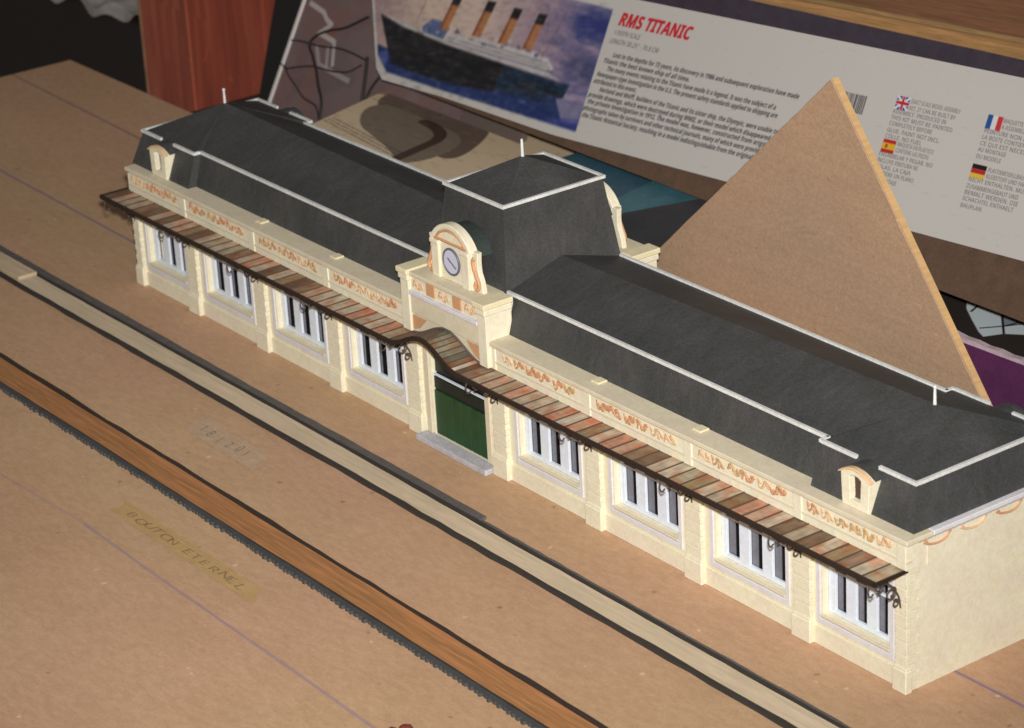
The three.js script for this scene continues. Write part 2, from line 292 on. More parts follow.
{ // parapet with frieze
  const pr = mesh('parapet', box(-0.3060, 0.3112, HP, 0.0690, -0.0060, 0.0006), M.cream, st);
  mesh('ledge', [rbox(-0.3072, 0.3130, 0.0690, 0.0712, -0.0125, 0.0022, 0.0004)], M.pale, pr);
  mesh('string_course', rbox(-0.3064, 0.3118, 0.0606, 0.0616, -0.0020, 0.0011, 0.0003), M.pale, pr);
  for (const s of [-1, 1]) {
    mesh('side_parapet', rbox(s > 0 ? 0.3090 : -0.3105, s > 0 ? 0.3105 : -0.3090, 0.0668, 0.0689, -D - 0.0008, -0.0062, 0.0003), M.lavender, pr);
    mesh('side_ledge', rbox(s > 0 ? 0.3055 : -0.3130, s > 0 ? 0.3130 : -0.3055, 0.0690, 0.0712, -D - 0.0022, -0.0127, 0.0004), M.lavender, pr);
    mesh('roof_base', box(s > 0 ? 0.300 : -0.3095, s > 0 ? 0.3095 : -0.300, 0.0550, 0.0688, -D + 0.001, -0.0126), M.cream, pr);
  }
  mesh('back_ledge', rbox(-0.3130, 0.3130, 0.0690, 0.0712, -D - 0.0022, -D + 0.0125, 0.0004), M.pale, pr);
  const sv = [...Array(8)].map((_, i) => mergeGeometries(scrollGeo(0.0086, 0.0056, i % 2 === 1, 300 + i).map(g => metreUV(g)))), RO = rng(17);
  for (const [c, h] of bays) {
    const hw = h === 0.0225 ? 0.0285 : 0.0245;
    for (let i = 0; i < 3; i++) for (const k of [0, 1]) {
      const x = c - hw + (i + 0.5) * (2 * hw / 3) + (k ? 0.0043 : -0.0043);
      const o = meshUV('scroll_ornament', sv[Math.floor(RO() * 8)], [M.orange, M.orange, M.orangeLight, M.tan][Math.floor(RO() * 4)], pr); o.position.set(x + (RO() - .5) * 0.0008, 0.0651 + (RO() - .5) * 0.0005, 0.0007); o.rotation.z = (RO() - .5) * 0.3; o.scale.set(hw / 0.0285 * (0.9 + RO() * 0.2), 0.85 + RO() * 0.25, 1);
    }
  }
  for (const x of [...PX, 0.3085]) for (const s of [-1, 1]) {
    if (s < 0 && x > 0.3) continue;
    mesh('parapet_post', [rbox(s * x - 0.0026, s * x + 0.0026, HP + 0.0002, 0.0689, -0.001, 0.0012, 0.0003)], M.cream, pr);
    if (x < 0.24 && x > 0.05) mesh('post_cap', rbox(s * x - 0.0028, s * x + 0.0028, 0.0712, 0.0722, -0.0095, -0.0040, 0.0004), M.creamDeep, pr);
  }
  for (let i = 0; i < 4; i++) for (const s of [-1, 1]) {                     // swags along the end walls
    const z = -0.0178 - i * 0.0202, g = [tube([[0, 0.0016, 0.0062], [0.0002, -0.0004, 0.0046], [0.0004, -0.0020, 0.0008], [0.0004, -0.0018, -0.0026], [0.0002, 0.0004, -0.0052], [0, 0.0026, -0.0058]], 0.00075, 18, false, 5)];
    const a = new THREE.SphereGeometry(1, 8, 6); a.scale(.0005, .0013, .0013); a.translate(0, .0012, .0058); const b = a.clone(); b.translate(0, .0012, -.0118); g.push(a, b);
    const o = mesh('swag_ornament', g, i % 2 ? M.orangeLight : M.orange, pr); o.position.set(s * 0.3094, 0.0645, z); o.scale.set(1, 0.62, 1.12); if (s < 0) o.rotation.y = Math.PI;
  }
}
// roofs. wing: lower slope, then a low upper slope up to the ridge; end pavilion: slightly proud, low pyramid
const HB = 0.0894, HR = 0.0985, HA = 0.1036, XJ = 0.2493, XB = 0.3047, ZB = -0.0149, ZP = -0.0110;
const mz = z => -D - z;                                                      // mirrored to the back
for (const s of [-1, 1]) {
  const X = x => s * x, nm = s > 0;
  mesh('wing_lower_roof', polys([
    [[X(0.026), 0.0712, -0.0098], [X(XJ), 0.0712, -0.0098], [X(XJ), HB, ZB], [X(0.026), HB, ZB]],
    [[X(0.026), 0.0712, mz(-0.0098)], [X(XJ), 0.0712, mz(-0.0098)], [X(XJ), HB, mz(ZB)], [X(0.026), HB, mz(ZB)]]]), M.slate, st);
  const ap = [X(0.2768), HA, ZC], wu = [];
  for (const zb of [ZB, mz(ZB)]) for (let i = 0; i < 16; i++) { const e = k => [X(0.020 + (XJ - 0.020) * k), HB, zb], r = k => [X(0.020 + (0.2768 - 0.020) * k), HR + (HA - HR) * k, ZC], k0 = i / 16, k1 = (i + 1) / 16; wu.push([e(k0), e(k1), r(k1), r(k0)]); }
  mesh('wing_upper_roof', polys(wu), M.slate, st);
  mesh('pavilion_lower_roof', polys([
    [[X(XJ), 0.0712, -0.0046], [X(0.3098), 0.0712, -0.0046], [X(XB), HB, ZP], [X(XJ), HB, ZP]],
    [[X(XJ), 0.0712, mz(-0.0046)], [X(0.3098), 0.0712, mz(-0.0046)], [X(XB), HB, mz(ZP)], [X(XJ), HB, mz(ZP)]],
    [[X(0.3098), 0.0712, -0.0046], [X(0.3098), 0.0712, mz(-0.0046)], [X(XB), HB, mz(ZP)], [X(XB), HB, ZP]],
    [[X(XJ), 0.0712, -0.0046], [X(XJ), 0.0712, -0.0200], [X(XJ), HB, -0.0200], [X(XJ), HB, ZP]],
    [[X(XJ), 0.0712, mz(-0.0046)], [X(XJ), 0.0712, mz(-0.0200)], [X(XJ), HB, mz(-0.0200)], [X(XJ), HB, mz(ZP)]]]), M.slate, st);
  mesh('pavilion_upper_roof', polys([
    [[X(XJ), HB, ZP], [X(XJ), HB, ZB - 0.0006], [ap[0], HA - 0.0002, ZC]], [[X(XJ), HB, mz(ZP)], [X(XJ), HB, mz(ZB) + 0.0006], [ap[0], HA - 0.0002, ZC]],
    [[X(XJ), HB, ZP], [X(XB), HB, ZP], ap], [[X(XB), HB, ZP], [X(XB), HB, mz(ZP)], ap], [[X(XB), HB, mz(ZP)], [X(XJ), HB, mz(ZP)], ap]]), M.slate, st);
  const e = 0.0015, y = HB + 0.0004;
  for (const m of [z => z, mz]) {
    const o = m === mz ? -1 : 1;
    mesh('roof_trim', bar([X(0.0292), y, m(ZB) + o * 0.0004], [X(XJ + 0.0008), y, m(ZB) + o * 0.0004], e, e), M.trim, st);
    mesh('roof_trim', [bar([X(XJ + 0.0008), y, m(ZP) + o * 0.0004], [X(0.2708), y, m(ZP) + o * 0.0004], e, e), bar([X(XJ + 0.0002), y, m(ZB)], [X(XJ + 0.0002), y, m(ZP) + o * 0.0010], e, e)], M.trim, st);
    mesh('roof_trim', bar([X(0.2842), y, m(ZP) + o * 0.0004], [X(XB + 0.0009), y, m(ZP) + o * 0.0004], e, e), M.trim, st);
  }
  mesh('roof_trim', bar([X(XB + 0.0003), y, ZP - 0.0006], [X(XB + 0.0003), y, mz(ZP) + 0.0006], e, e), M.trim, st);
  const fin = new THREE.CylinderGeometry(0.0006, 0.0008, 0.0078, 8); fin.translate(X(0.2768), HA + 0.0034, ZC);
  mesh('finial', [fin, (() => { const q = new THREE.SphereGeometry(0.0009, 8, 6); q.translate(X(0.2768), HA + 0.0074, ZC); return q; })()], M.trim, st);
}
{ // tower
  const b = [0.0314, -0.0117, 0.071], t = [0.0231, -0.0188, 0.1291], c = (q, sx, f) => [sx * q[0], q[2], f ? q[1] : mz(q[1])];
  const tw = mesh('tower', polys([[c(b, -1, 1), c(b, 1, 1), c(t, 1, 1), c(t, -1, 1)], [c(b, 1, 1), c(b, 1, 0), c(t, 1, 0), c(t, 1, 1)], [c(b, 1, 0), c(b, -1, 0), c(t, -1, 0), c(t, 1, 0)], [c(b, -1, 0), c(b, -1, 1), c(t, -1, 1), c(t, -1, 0)]]), M.slate, st);
  const ap = [0, 0.1418, ZC], T = (sx, f) => c(t, sx, f);
  mesh('tower_cap', polys([[T(-1, 1), T(1, 1), ap], [T(1, 1), T(1, 0), ap], [T(1, 0), T(-1, 0), ap], [T(-1, 0), T(-1, 1), ap]]), M.slate, tw);
  const y = 0.1295, x = 0.0234, z0 = -0.0185, z1 = mz(-0.0185), e = 0.0015;
  mesh('tower_trim', bar([-x - e / 2, y, z0], [x + e / 2, y, z0], e, e), M.trim, tw); mesh('tower_trim', bar([-x - e / 2, y, z1], [x + e / 2, y, z1], e, e), M.trim, tw);
  mesh('tower_trim', bar([x, y, z0 - e / 2], [x, y, z1 + e / 2], e, e), M.trim, tw); mesh('tower_trim', bar([-x, y, z0 - e / 2], [-x, y, z1 + e / 2], e, e), M.trim, tw);
  const fin = new THREE.CylinderGeometry(0.0006, 0.0009, 0.0088, 8); fin.translate(0, 0.1418 + 0.0038, ZC); mesh('finial', fin, M.trim, tw);
}
// clock block over the entrance, and the same again at the back
function clockBlock(parent) {
  const put = (n, g, m, p) => mesh(n, g, m, p || blk);
  const blk = mesh('clock_block', box(-0.0335, 0.0335, 0.0672, 0.0872, -0.0140, 0.0018), M.cream, parent);
  put('spandrel_wall', (() => { const s = new THREE.Shape(); s.moveTo(-0.0335, 0.0572); s.lineTo(-0.0262, 0.0572); s.quadraticCurveTo(-0.018, 0.0575, -0.0125, 0.0632); s.quadraticCurveTo(0, 0.0675, 0.0125, 0.0632); s.quadraticCurveTo(0.018, 0.0575, 0.0262, 0.0572); s.lineTo(0.0335, 0.0572); s.lineTo(0.0335, 0.0671); s.lineTo(-0.0335, 0.0671); s.closePath(); return extrude(s, 0.0034, -0.0018); })(), M.pale);
  for (const s of [-1, 1]) {
    put('spandrel_panel', (() => { const q = poly([[s * 0.0298, 0.0578], [s * 0.0298, 0.0662], [s * 0.0165, 0.0662], [s * 0.0225, 0.0605]]); return extrude(q, 0.0005, 0.0016); })(), M.orange);
    put('block_pier', [rbox(s * 0.0314 - 0.0034, s * 0.0314 + 0.0034, 0.0576, 0.0868, -0.0120, 0.0034, 0.0004), rbox(s * 0.0314 - 0.0040, s * 0.0314 + 0.0040, 0.0840, 0.0872, -0.0122, 0.0042, 0.0006)], M.cream);
    put('pier_cap', rbox(s * 0.0314 - 0.0046, s * 0.0314 + 0.0046, 0.0873, 0.0902, -0.0126, 0.0050, 0.0006), M.creamDeep);
  }
  put('architrave', [rbox(-0.0279, 0.0279, 0.0674, 0.0786, 0.0012, 0.0026, 0.0003)], M.pale);
  put('architrave_moulding', rbox(-0.0279, 0.0279, 0.0772, 0.0795, 0.0012, 0.0036, 0.0004), M.lavender);
  const g = mergeGeometries(scrollGeo(0.0085, 0.0052, false).map(q => metreUV(q)));
  for (const x of [-0.0212, 0, 0.0212]) { const o = meshUV('scroll_ornament', g, M.orangeLight, blk); o.position.set(x, 0.0834, 0.0021); }
  for (const x of [-0.0108, 0.0108]) put('frieze_panel', rbox(x - 0.0034, x + 0.0034, 0.0803, 0.0866, 0.0012, 0.0026, 0.0003), M.orange);
  put('cornice', [rbox(-0.0268, 0.0268, 0.0872, 0.0893, -0.0150, 0.0034, 0.0004)], M.pale);
  // gable with the clock
  const s = new THREE.Shape(); s.moveTo(-0.0150, 0.0893); s.lineTo(0.0150, 0.0893); s.lineTo(0.0150, 0.1085); s.absarc(0, 0.1000, 0.0172, 0.5155, Math.PI - 0.5155, false); s.lineTo(-0.0150, 0.0893); s.closePath();
  const gb = put('clock_gable', extrude(s, 0.0038, -0.0078, 0.0003), M.cream);
  for (const q of [-1, 1]) {
    put('gable_pilaster', [rbox(q * 0.0121 - 0.0028, q * 0.0121 + 0.0028, 0.0894, 0.1072, -0.0042, -0.0026, 0.0003), rbox(q * 0.0121 - 0.0034, q * 0.0121 + 0.0034, 0.1062, 0.1084, -0.0042, -0.0020, 0.0004)], M.cream, gb);
    put('console', (() => { const c = new THREE.Shape(); c.moveTo(q * 0.0150, 0.0893); c.lineTo(q * 0.0224, 0.0893); c.quadraticCurveTo(q * 0.0222, 0.0940, q * 0.0196, 0.0985); c.quadraticCurveTo(q * 0.0186, 0.1030, q * 0.0196, 0.1090); c.lineTo(q * 0.0150, 0.1090); c.closePath(); return extrude(c, 0.0028, -0.0078, 0.0003); })(), M.cream, gb);
    put('volute', tube([[q * 0.0174, 0.1060, -0.0048], [q * 0.0162, 0.1046, -0.0046], [q * 0.0166, 0.1015, -0.0045], [q * 0.0186, 0.0975, -0.0045], [q * 0.0204, 0.0935, -0.0046], [q * 0.0190, 0.0908, -0.0047], [q * 0.0170, 0.0918, -0.0046], [q * 0.0178, 0.0938, -0.0048]], 0.0011, 36, false, 6), M.orange, gb);
  }
  const arc = r => { const a = []; for (let i = 0; i <= 12; i++) { const t = 0.52 + (Math.PI - 1.04) * i / 12; a.push([Math.cos(t) * r, 0.1000 + Math.sin(t) * r, -0.0036]); } return a; };
  put('arched_cornice', (() => { const c = new THREE.Shape(); c.absarc(0, 0.1, 0.0184, 0.47, Math.PI - 0.47, false); c.absarc(0, 0.1, 0.0158, Math.PI - 0.50, 0.50, true); c.closePath(); return extrude(c, 0.0050, -0.0080, 0.0004); })(), M.cream, gb);
  put('pediment_line', tube(arc(0.0150), 0.0006, 24), M.orange, gb);
  put('pediment_line', tube([[-0.0136, 0.1092, -0.0036], [0, 0.1092, -0.0034], [0.0136, 0.1092, -0.0036]], 0.0007, 8), M.orange, gb);
  const rim = new THREE.TorusGeometry(0.0064, 0.0006, 8, 30); rim.translate(0, 0.0997, -0.0035);
  const ck = put('clock', rim, M.clockRim, gb); 
  const face = new THREE.CylinderGeometry(0.0062, 0.0062, 0.0008, 28); face.rotateX(Math.PI / 2); face.translate(0, 0.0997, -0.0038); put('clock_face', face, M.clock, gb);
  put('clock_hand', bar([0, 0.0997, -0.0031], [0.0041, 0.0972, -0.0031], 0.0006, 0.0002), M.clockRim, gb);
  put('clock_hand', bar([0, 0.0997, -0.0030], [-0.0022, 0.1014, -0.0030], 0.0007, 0.0002), M.clockRim, gb);
  const sb = new THREE.Shape(); sb.absarc(0, 0.1, 0.0166, 0.3, Math.PI - 0.3, false); sb.closePath(); put('gable_roof', extrude(sb, 0.0085, -0.0165), M.slateGreen, gb);
  return blk;
}
const cb = clockBlock(st);
{ const r = cb.clone(); r.position.set(0, 0, -D); r.rotation.y = Math.PI; st.add(r); }
// dormers in the end pavilions
function dormer(cx, back) {
  const s = new THREE.Shape(); s.moveTo(-0.0076, 0.0713); s.lineTo(0.0076, 0.0713); s.lineTo(0.0084, 0.0856); s.quadraticCurveTo(0, 0.0912, -0.0084, 0.0856); s.closePath();
  const h = new THREE.Path(); h.moveTo(-0.0029, 0.0746); h.lineTo(0.0029, 0.0746); h.lineTo(0.0034, 0.0846); h.quadraticCurveTo(0, 0.0870, -0.0034, 0.0846); h.closePath(); s.holes.push(h);
  const d = mesh('dormer', extrude(s, 0.0042, -0.0074, 0.0002), M.cream, st);
  mesh('dormer_window', box(-0.004, 0.004, 0.074, 0.0868, -0.0073, -0.0062), M.slot, d);
  for (const q of [-1, 1]) mesh('dormer_cheek', polys([[[q * 0.0078, 0.0713, -0.0036], [q * 0.0078, 0.0713, -0.0052], [q * 0.0086, 0.0860, -0.0112], [q * 0.0086, 0.0860, -0.0036]], [[q * 0.0066, 0.0713, -0.0036], [q * 0.0066, 0.0713, -0.0052], [q * 0.0074, 0.0860, -0.0112], [q * 0.0074, 0.0860, -0.0036]]]), M.cream, d);
  mesh('dormer_hood', (() => { const c = new THREE.Shape(); c.moveTo(-0.0092, 0.0850); c.quadraticCurveTo(0, 0.0916, 0.0092, 0.0850); c.lineTo(0.0092, 0.0858); c.quadraticCurveTo(0, 0.0930, -0.0092, 0.0858); c.closePath(); return extrude(c, 0.0026, -0.0050, 0.0002); })(), back ? M.slate : M.orangeLight, d);
  mesh('dormer_roof', (() => { const c = new THREE.Shape(); c.moveTo(-0.0092, 0.0856); c.quadraticCurveTo(0, 0.0946, 0.0092, 0.0856); c.closePath(); return extrude(c, 0.0190, -0.0250); })(), M.slate, d);
  d.position.x = cx; if (back) { d.rotation.y = Math.PI; d.position.z = -D; }
}
for (const s of [-1, 1]) { dormer(s * 0.2775, false); dormer(s * 0.2775, true); }

{ // canopy
  const R = rng(42), zi = -0.0006, zo = 0.0170;
  const prof = x => { const a = Math.abs(x); if (a > 0.0285) return 0.0568; const t = a / 0.0285; return 0.0568 + 0.0092 * (0.5 + 0.5 * Math.cos(Math.PI * t)); };
  const streak = dataTex(512, 512, (u, v) => { const k = 222 + (vnoise(u * 90, v * 8, 90, 8, 61) - .5) * 46 + (vnoise(u * 24, v * 24, 24, 24, 62) - .5) * 30, q = Math.max(0, vnoise(u * 22, v * 9, 22, 9, 63) - .52) * 2.2; return [k + q * 4, k - q * 44, k - q * 60]; }, 0.09, 0.045);
  const tones = [[204, 166, 138], [206, 192, 168], [196, 176, 150], [208, 158, 128], [184, 168, 140], [204, 184, 158], [202, 148, 118], [212, 200, 178]].map(c => std(rgb(...c), 0.5, { map: streak }));
  const brown = [[150, 120, 92], [128, 102, 78], [162, 136, 100], [138, 114, 82], [118, 92, 70], [156, 128, 104]].map(c => std(rgb(...c), 0.5, { map: streak }));
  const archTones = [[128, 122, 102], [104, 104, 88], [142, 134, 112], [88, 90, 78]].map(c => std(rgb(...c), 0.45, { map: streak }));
  const can = mesh('canopy', (() => { const g = []; const xs = [-0.3105]; for (let i = 0; i <= 24; i++) xs.push(-0.0285 + 0.057 * i / 24); xs.push(0.3105); for (let i = 0; i + 1 < xs.length; i++) { g.push(bar([xs[i], prof(xs[i]) - 0.0003, zo], [xs[i + 1], prof(xs[i + 1]) - 0.0003, zo], 0.0010, 0.0024)); } return g; })(), M.iron, st);
  mesh('end_bar', bar([0.3105, 0.0567, zi], [0.3105, 0.0567, zo + 0.0005], 0.0008, 0.0016), M.iron, can); mesh('end_bar', bar([-0.3105, 0.0567, zi], [-0.3105, 0.0567, zo + 0.0005], 0.0008, 0.0016), M.iron, can);
  const pt = 0.0079; let prev = -1;
  const pane = (x0, x1, mat, up = 0.0005) => {
    const y0 = prof(x0), y1 = prof(x1), th = 0.0005;
    mesh('canopy_pane', polys([
      [[x0, y0, zi], [x0, y0, zo - .0005], [x1, y1, zo - .0005], [x1, y1, zi]], [[x0, y0 - th, zi], [x1, y1 - th, zi], [x1, y1 - th, zo - .0005], [x0, y0 - th, zo - .0005]],
      [[x0, y0, zi], [x0, y0 - th, zi], [x0, y0 - th, zo - .0005], [x0, y0, zo - .0005]], [[x1, y1, zi], [x1, y1, zo - .0005], [x1, y1 - th, zo - .0005], [x1, y1 - th, zi]]]), mat, can);
  };
  const rib = x => mesh('canopy_rib', bar([x, prof(x) + 0.00005, zi], [x, prof(x) + 0.00005, zo - 0.0004], 0.0005, 0.0008), M.rib, can);
  for (const s of [-1, 1]) {
    let x = 0.0290; const n = Math.floor((0.3100 - x) / pt), w = (0.3100 - x) / n;
    for (let i = 0; i < n; i++) { const a = s * (x + i * w), b = s * (x + (i + 1) * w); let k = Math.floor(R() * tones.length); if (k === prev) k = (k + 3) % tones.length; prev = k; pane(Math.min(a, b) + 0.0003, Math.max(a, b) - 0.0003, R() < 0.3 ? brown[k % 6] : tones[k]); rib(a); }
  }
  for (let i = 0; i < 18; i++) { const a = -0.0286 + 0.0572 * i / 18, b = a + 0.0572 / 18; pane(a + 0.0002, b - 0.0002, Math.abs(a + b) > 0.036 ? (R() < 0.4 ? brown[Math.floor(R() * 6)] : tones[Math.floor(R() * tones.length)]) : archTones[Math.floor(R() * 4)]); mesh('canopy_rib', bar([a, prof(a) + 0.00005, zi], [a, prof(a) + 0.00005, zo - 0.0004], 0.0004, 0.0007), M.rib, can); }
  mesh('arch_edge', tube([...Array(17)].map((_, i) => { const x = -0.0285 + 0.057 * i / 16; return [x, prof(x) + 0.0006, 0.0020]; }), 0.0006, 48), M.ironLight, can);
  // wrought brackets under it: a sweeping arm with two curls
  const arm = tube([[0, 0.0385, -0.0006], [0, 0.0440, 0.0006], [0, 0.0505, 0.0050], [0, 0.0545, 0.0120], [0, 0.0556, 0.0164]], 0.00045, 20);
  const curl = (cy, cz, r, t0, turns) => tube([...Array(26)].map((_, i) => { const k = i / 25, t = t0 + turns * 6.283 * k, q = r * (1 - 0.6 * k); return [0, cy + Math.sin(t) * q, cz + Math.cos(t) * q]; }), 0.0004, 50);
  const bg = mergeGeometries([arm, curl(0.0468, 0.0048, 0.0030, 2.2, 1.4), curl(0.0516, 0.0115, 0.0022, -1.2, -1.4), curl(0.0415, 0.0022, 0.0019, 1.0, 1.3), tube([[0, 0.0556, 0.0160], [0, 0.0520, 0.0172], [0, 0.0490, 0.0160], [0, 0.0500, 0.0142]], 0.0004, 16)].map(g => metreUV(g)));
  for (const x of [...PX, 0.3066]) for (const s of [-1, 1]) { const o = meshUV('bracket', bg, M.bracket, can); o.position.set(s * x, 0, 0.0); }
}

// ---------------------------------------------------------------- plywood triangle standing behind the station
{
  const Rt = rng(64), rough = pts => { const o = []; pts.forEach((p, i) => { const q = pts[(i + 1) % pts.length]; for (let k = 0; k < 40; k++) { const t = k / 40; o.push([p[0] + (q[0] - p[0]) * t + (k ? (Rt() - .5) * 0.0004 : 0), p[1] + (q[1] - p[1]) * t + (k ? (Rt() - .5) * 0.0004 : 0)]); } }); return o; };
  const s = poly(rough([[0.003, 0], [0.2850, 0], [0.1378, 0.1940], [0.003, 0.0700]]));
  const t = mesh('plywood_triangle', extrude(s, 0.0044, -0.1244, 0.0003), std(rgb(182, 149, 119), 0.8, { map: plyT }), scene);
  tag(t, 'large plywood triangle standing upright behind the station roof', 'plywood');
  mesh('sawn_edge', polys([[[0.2854, 0, -0.1241], [0.2854, 0, -0.1203], [0.1382, 0.1942, -0.1203], [0.1382, 0.1942, -0.1241]]]), std(rgb(216, 174, 118), 0.8, { map: softT }), t, 'pale yellow sawn edge');
}

// ---------------------------------------------------------------- the kit box lying tilted behind
const TH = 28.3 * Math.PI / 180;
const tilt = new THREE.Matrix4().makeRotationX(-TH).setPosition(0, 0.042, -0.242);      // local x, up the face, out of the face
{
  const kb = group('kit_box', 'long white ship model kit box with printed side, tilted back', 'box');
  kb.applyMatrix4(tilt);
  const ph = 0.06699, ox = -0.42033, oy = 0.00064, LW = 0.666, LH = 0.090;
  const card = std(rgb(205, 200, 194), 0.6, { map: grainT });
  mesh('tray', box(-0.40, 0.30, 0.0, 0.060, -0.052, -0.0025), std(rgb(98, 74, 56), 0.85, { map: grainT }), kb, 'brown cardboard tray');
  const lid = new THREE.Group(); lid.name = 'lid'; kb.add(lid); lid.position.set(ox, oy, 0); lid.rotation.z = ph;
  const outline = [[0.008, -0.0024], [-0.001, 0.0035], [-0.0065, 0.012], [-0.0262, 0.045], [-0.046, 0.0795], [0.2, 0.0790], [0.62, 0.0785], [0.62, -0.0096], [0.30, -0.0090], [0.182, -0.0086], [0.07, -0.0034]];
  const body = extrude(poly(outline), 0.062, -0.0622); mesh('lid_shell', body, card, lid);
  // the print on the lid's side
  const K = 2048 / LW, W = 2048, H = Math.round(LH * K), cv = document.createElement('canvas'); cv.width = W; cv.height = H; const g = cv.getContext('2d'), R = rng(19);
  const X = l => (l + 46) / 1000 * K, Y = m => H - (m + 10) / 1000 * K, S = v => v / 1000 * K;
  g.fillStyle = 'rgb(206,201,194)'; g.fillRect(0, 0, W, H);
  const pathOf = pts => { g.beginPath(); pts.forEach(([l, m], i) => i ? g.lineTo(X(l), Y(m)) : g.moveTo(X(l), Y(m))); g.closePath(); };
  const fill = (pts, c) => { pathOf(pts); g.fillStyle = c; g.fill(); };
  // generic liner picture
  g.save(); pathOf([[-43.5, 78], [-23.5, 45], [-3.5, 12], [10, 3], [70, 0.5], [201, -3.4], [201, 70.5], [-40, 78]]); g.clip();
  let gr = g.createLinearGradient(X(-40), 0, X(201), 0); gr.addColorStop(0, 'rgb(150,120,126)'); gr.addColorStop(0.3, 'rgb(214,190,172)'); gr.addColorStop(0.55, 'rgb(210,184,172)'); gr.addColorStop(0.76, 'rgb(160,136,152)'); gr.addColorStop(1, 'rgb(96,96,144)'); g.fillStyle = gr; g.fillRect(0, 0, W, H);
  for (let i = 0; i < 150; i++) { const l = 150 + R() * 55, m = 5 + R() * 65, c = R() < .5 ? '60,66,124' : '190,160,170'; g.fillStyle = `rgba(${c},0.16)`; g.beginPath(); g.ellipse(X(l), Y(m), S(4 + R() * 9), S(1 + R() * 3), -0.2 + R() * .4, 0, 7); g.fill(); }
  for (let i = 0; i < 70; i++) { const k = R(), l = 176 + R() * 30, m = k < .6 ? 52 + R() * 14 : 28 + R() * 14; g.fillStyle = k < .6 ? 'rgba(44,56,118,0.22)' : 'rgba(74,74,116,0.2)'; g.beginPath(); g.ellipse(X(l), Y(m), S(5 + R() * 9), S(1.5 + R() * 4), R() * .5 - .25, 0, 7); g.fill(); }
  fill([[-20, 20], [60, 12], [120, 9], [165, 12], [190, 14], [201, 14], [201, -4], [-20, -4]], 'rgb(34,52,104)');
  for (let i = 0; i < 260; i++) { const l = -5 + R() * 206, m = -3 + R() * 14; g.fillStyle = R() < .6 ? 'rgba(12,30,92,0.35)' : 'rgba(96,120,180,0.25)'; g.fillRect(X(l), Y(m), S(2 + R() * 8), S(0.5)); }
  fill([[172, 16], [201, 18], [201, 1], [186, 0]], 'rgba(168,150,176,0.7)'); fill([[160, -4], [201, -4], [201, 4], [184, 2]], 'rgba(60,66,150,0.6)');
  fill([[-13, 38], [10, 33.5], [58, 28.5], [115, 25.2], [174, 22], [184, 22.4], [181, 13.5], [150, 9.5], [80, 5.5], [40, 6.5], [12, 9], [4, 18]], 'rgb(24,24,30)');
  fill([[120, 24.8], [174, 22], [184, 22.4], [181, 13.5], [150, 9.5], [118, 8]], 'rgba(20,52,84,0.75)');
  fill([[-14, 39.5], [34, 33], [58, 31.6], [160, 27], [176, 22.6], [115, 25.6], [58, 29], [10, 34]], 'rgb(196,194,196)');
  fill([[58, 34.5], [60, 31.8], [160, 27.4], [166, 28.6], [158, 34.6], [100, 36.5]], 'rgb(206,202,200)');
  for (const [a, b, m] of [[60, 162, 33], [62, 166, 30.6], [80, 160, 35]]) { g.strokeStyle = 'rgba(86,74,84,0.85)'; g.lineWidth = S(0.9); g.setLineDash([S(1.6), S(0.9)]); g.beginPath(); g.moveTo(X(a), Y(m)); g.lineTo(X(b), Y(m - 4)); g.stroke(); } g.setLineDash([]);
  fill([[32, 36], [34, 32.8], [56, 31.2], [58, 37], [52, 42], [40, 42]], 'rgb(92,108,150)');
  for (let i = 0; i < 40; i++) { g.fillStyle = R() < .5 ? 'rgba(206,206,216,0.8)' : 'rgba(60,66,96,0.8)'; g.fillRect(X(34 + R() * 120), Y(34 + R() * 6 ), S(2 + R() * 3), S(1 + R())); }
  for (const [l, m] of [[53, 37], [86, 37.5], [112, 36.5], [136, 36.5]]) { fill([[l - 4, m], [l + 4.5, m], [l + 8.5, m + 17], [l + 0.5, m + 17]], 'rgb(182,120,78)'); fill([[l - 4, m], [l - 1.5, m], [l + 2.8, m + 17], [l + 0.5, m + 17]], 'rgb(140,82,50)'); fill([[l + 0.4, m + 16.5], [l + 8.4, m + 16.5], [l + 10, m + 23], [l + 2, m + 23]], 'rgb(26,24,26)'); }
  g.strokeStyle = 'rgba(110,84,80,0.8)'; g.lineWidth = S(0.5); for (const [a, b, c, d] of [[25, 36, 32, 75], [152, 34, 163, 66], [152, 34, 148, 60]]) { g.beginPath(); g.moveTo(X(a), Y(b)); g.lineTo(X(c), Y(d)); g.stroke(); }
  fill([[-4, 13], [0, 8], [7, 6], [8, 12], [4, 17]], 'rgb(70,84,150)');
  g.restore();
  { // soften the picture the way a printed painting looks: small brush dabs, then a light blur
    for (let i = 0; i < 2600; i++) { const l = -30 + R() * 231, m = -3 + R() * 76, v = R() < .5; g.fillStyle = v ? `rgba(235,222,210,${0.03 + R() * .05})` : `rgba(24,22,40,${0.03 + R() * .06})`; g.beginPath(); g.ellipse(X(l), Y(m), S(1 + R() * 4), S(.4 + R() * 1.1), -0.25 + R() * .3, 0, 7); g.fill(); }
    for (let i = 0; i < 90; i++) { const l = 8 + R() * 165, m = 26 - l * 0.06 + (R() - .6) * 18; g.fillStyle = R() < .5 ? 'rgba(96,74,60,0.16)' : 'rgba(10,10,14,0.25)'; g.beginPath(); g.ellipse(X(l), Y(m), S(4 + R() * 12), S(.5 + R() * 1.5), 0.07, 0, 7); g.fill(); }
    const w = Math.ceil(X(200.5)), im = g.getImageData(0, 0, w, H), a = im.data, o = new Uint8ClampedArray(a), rad = 3;
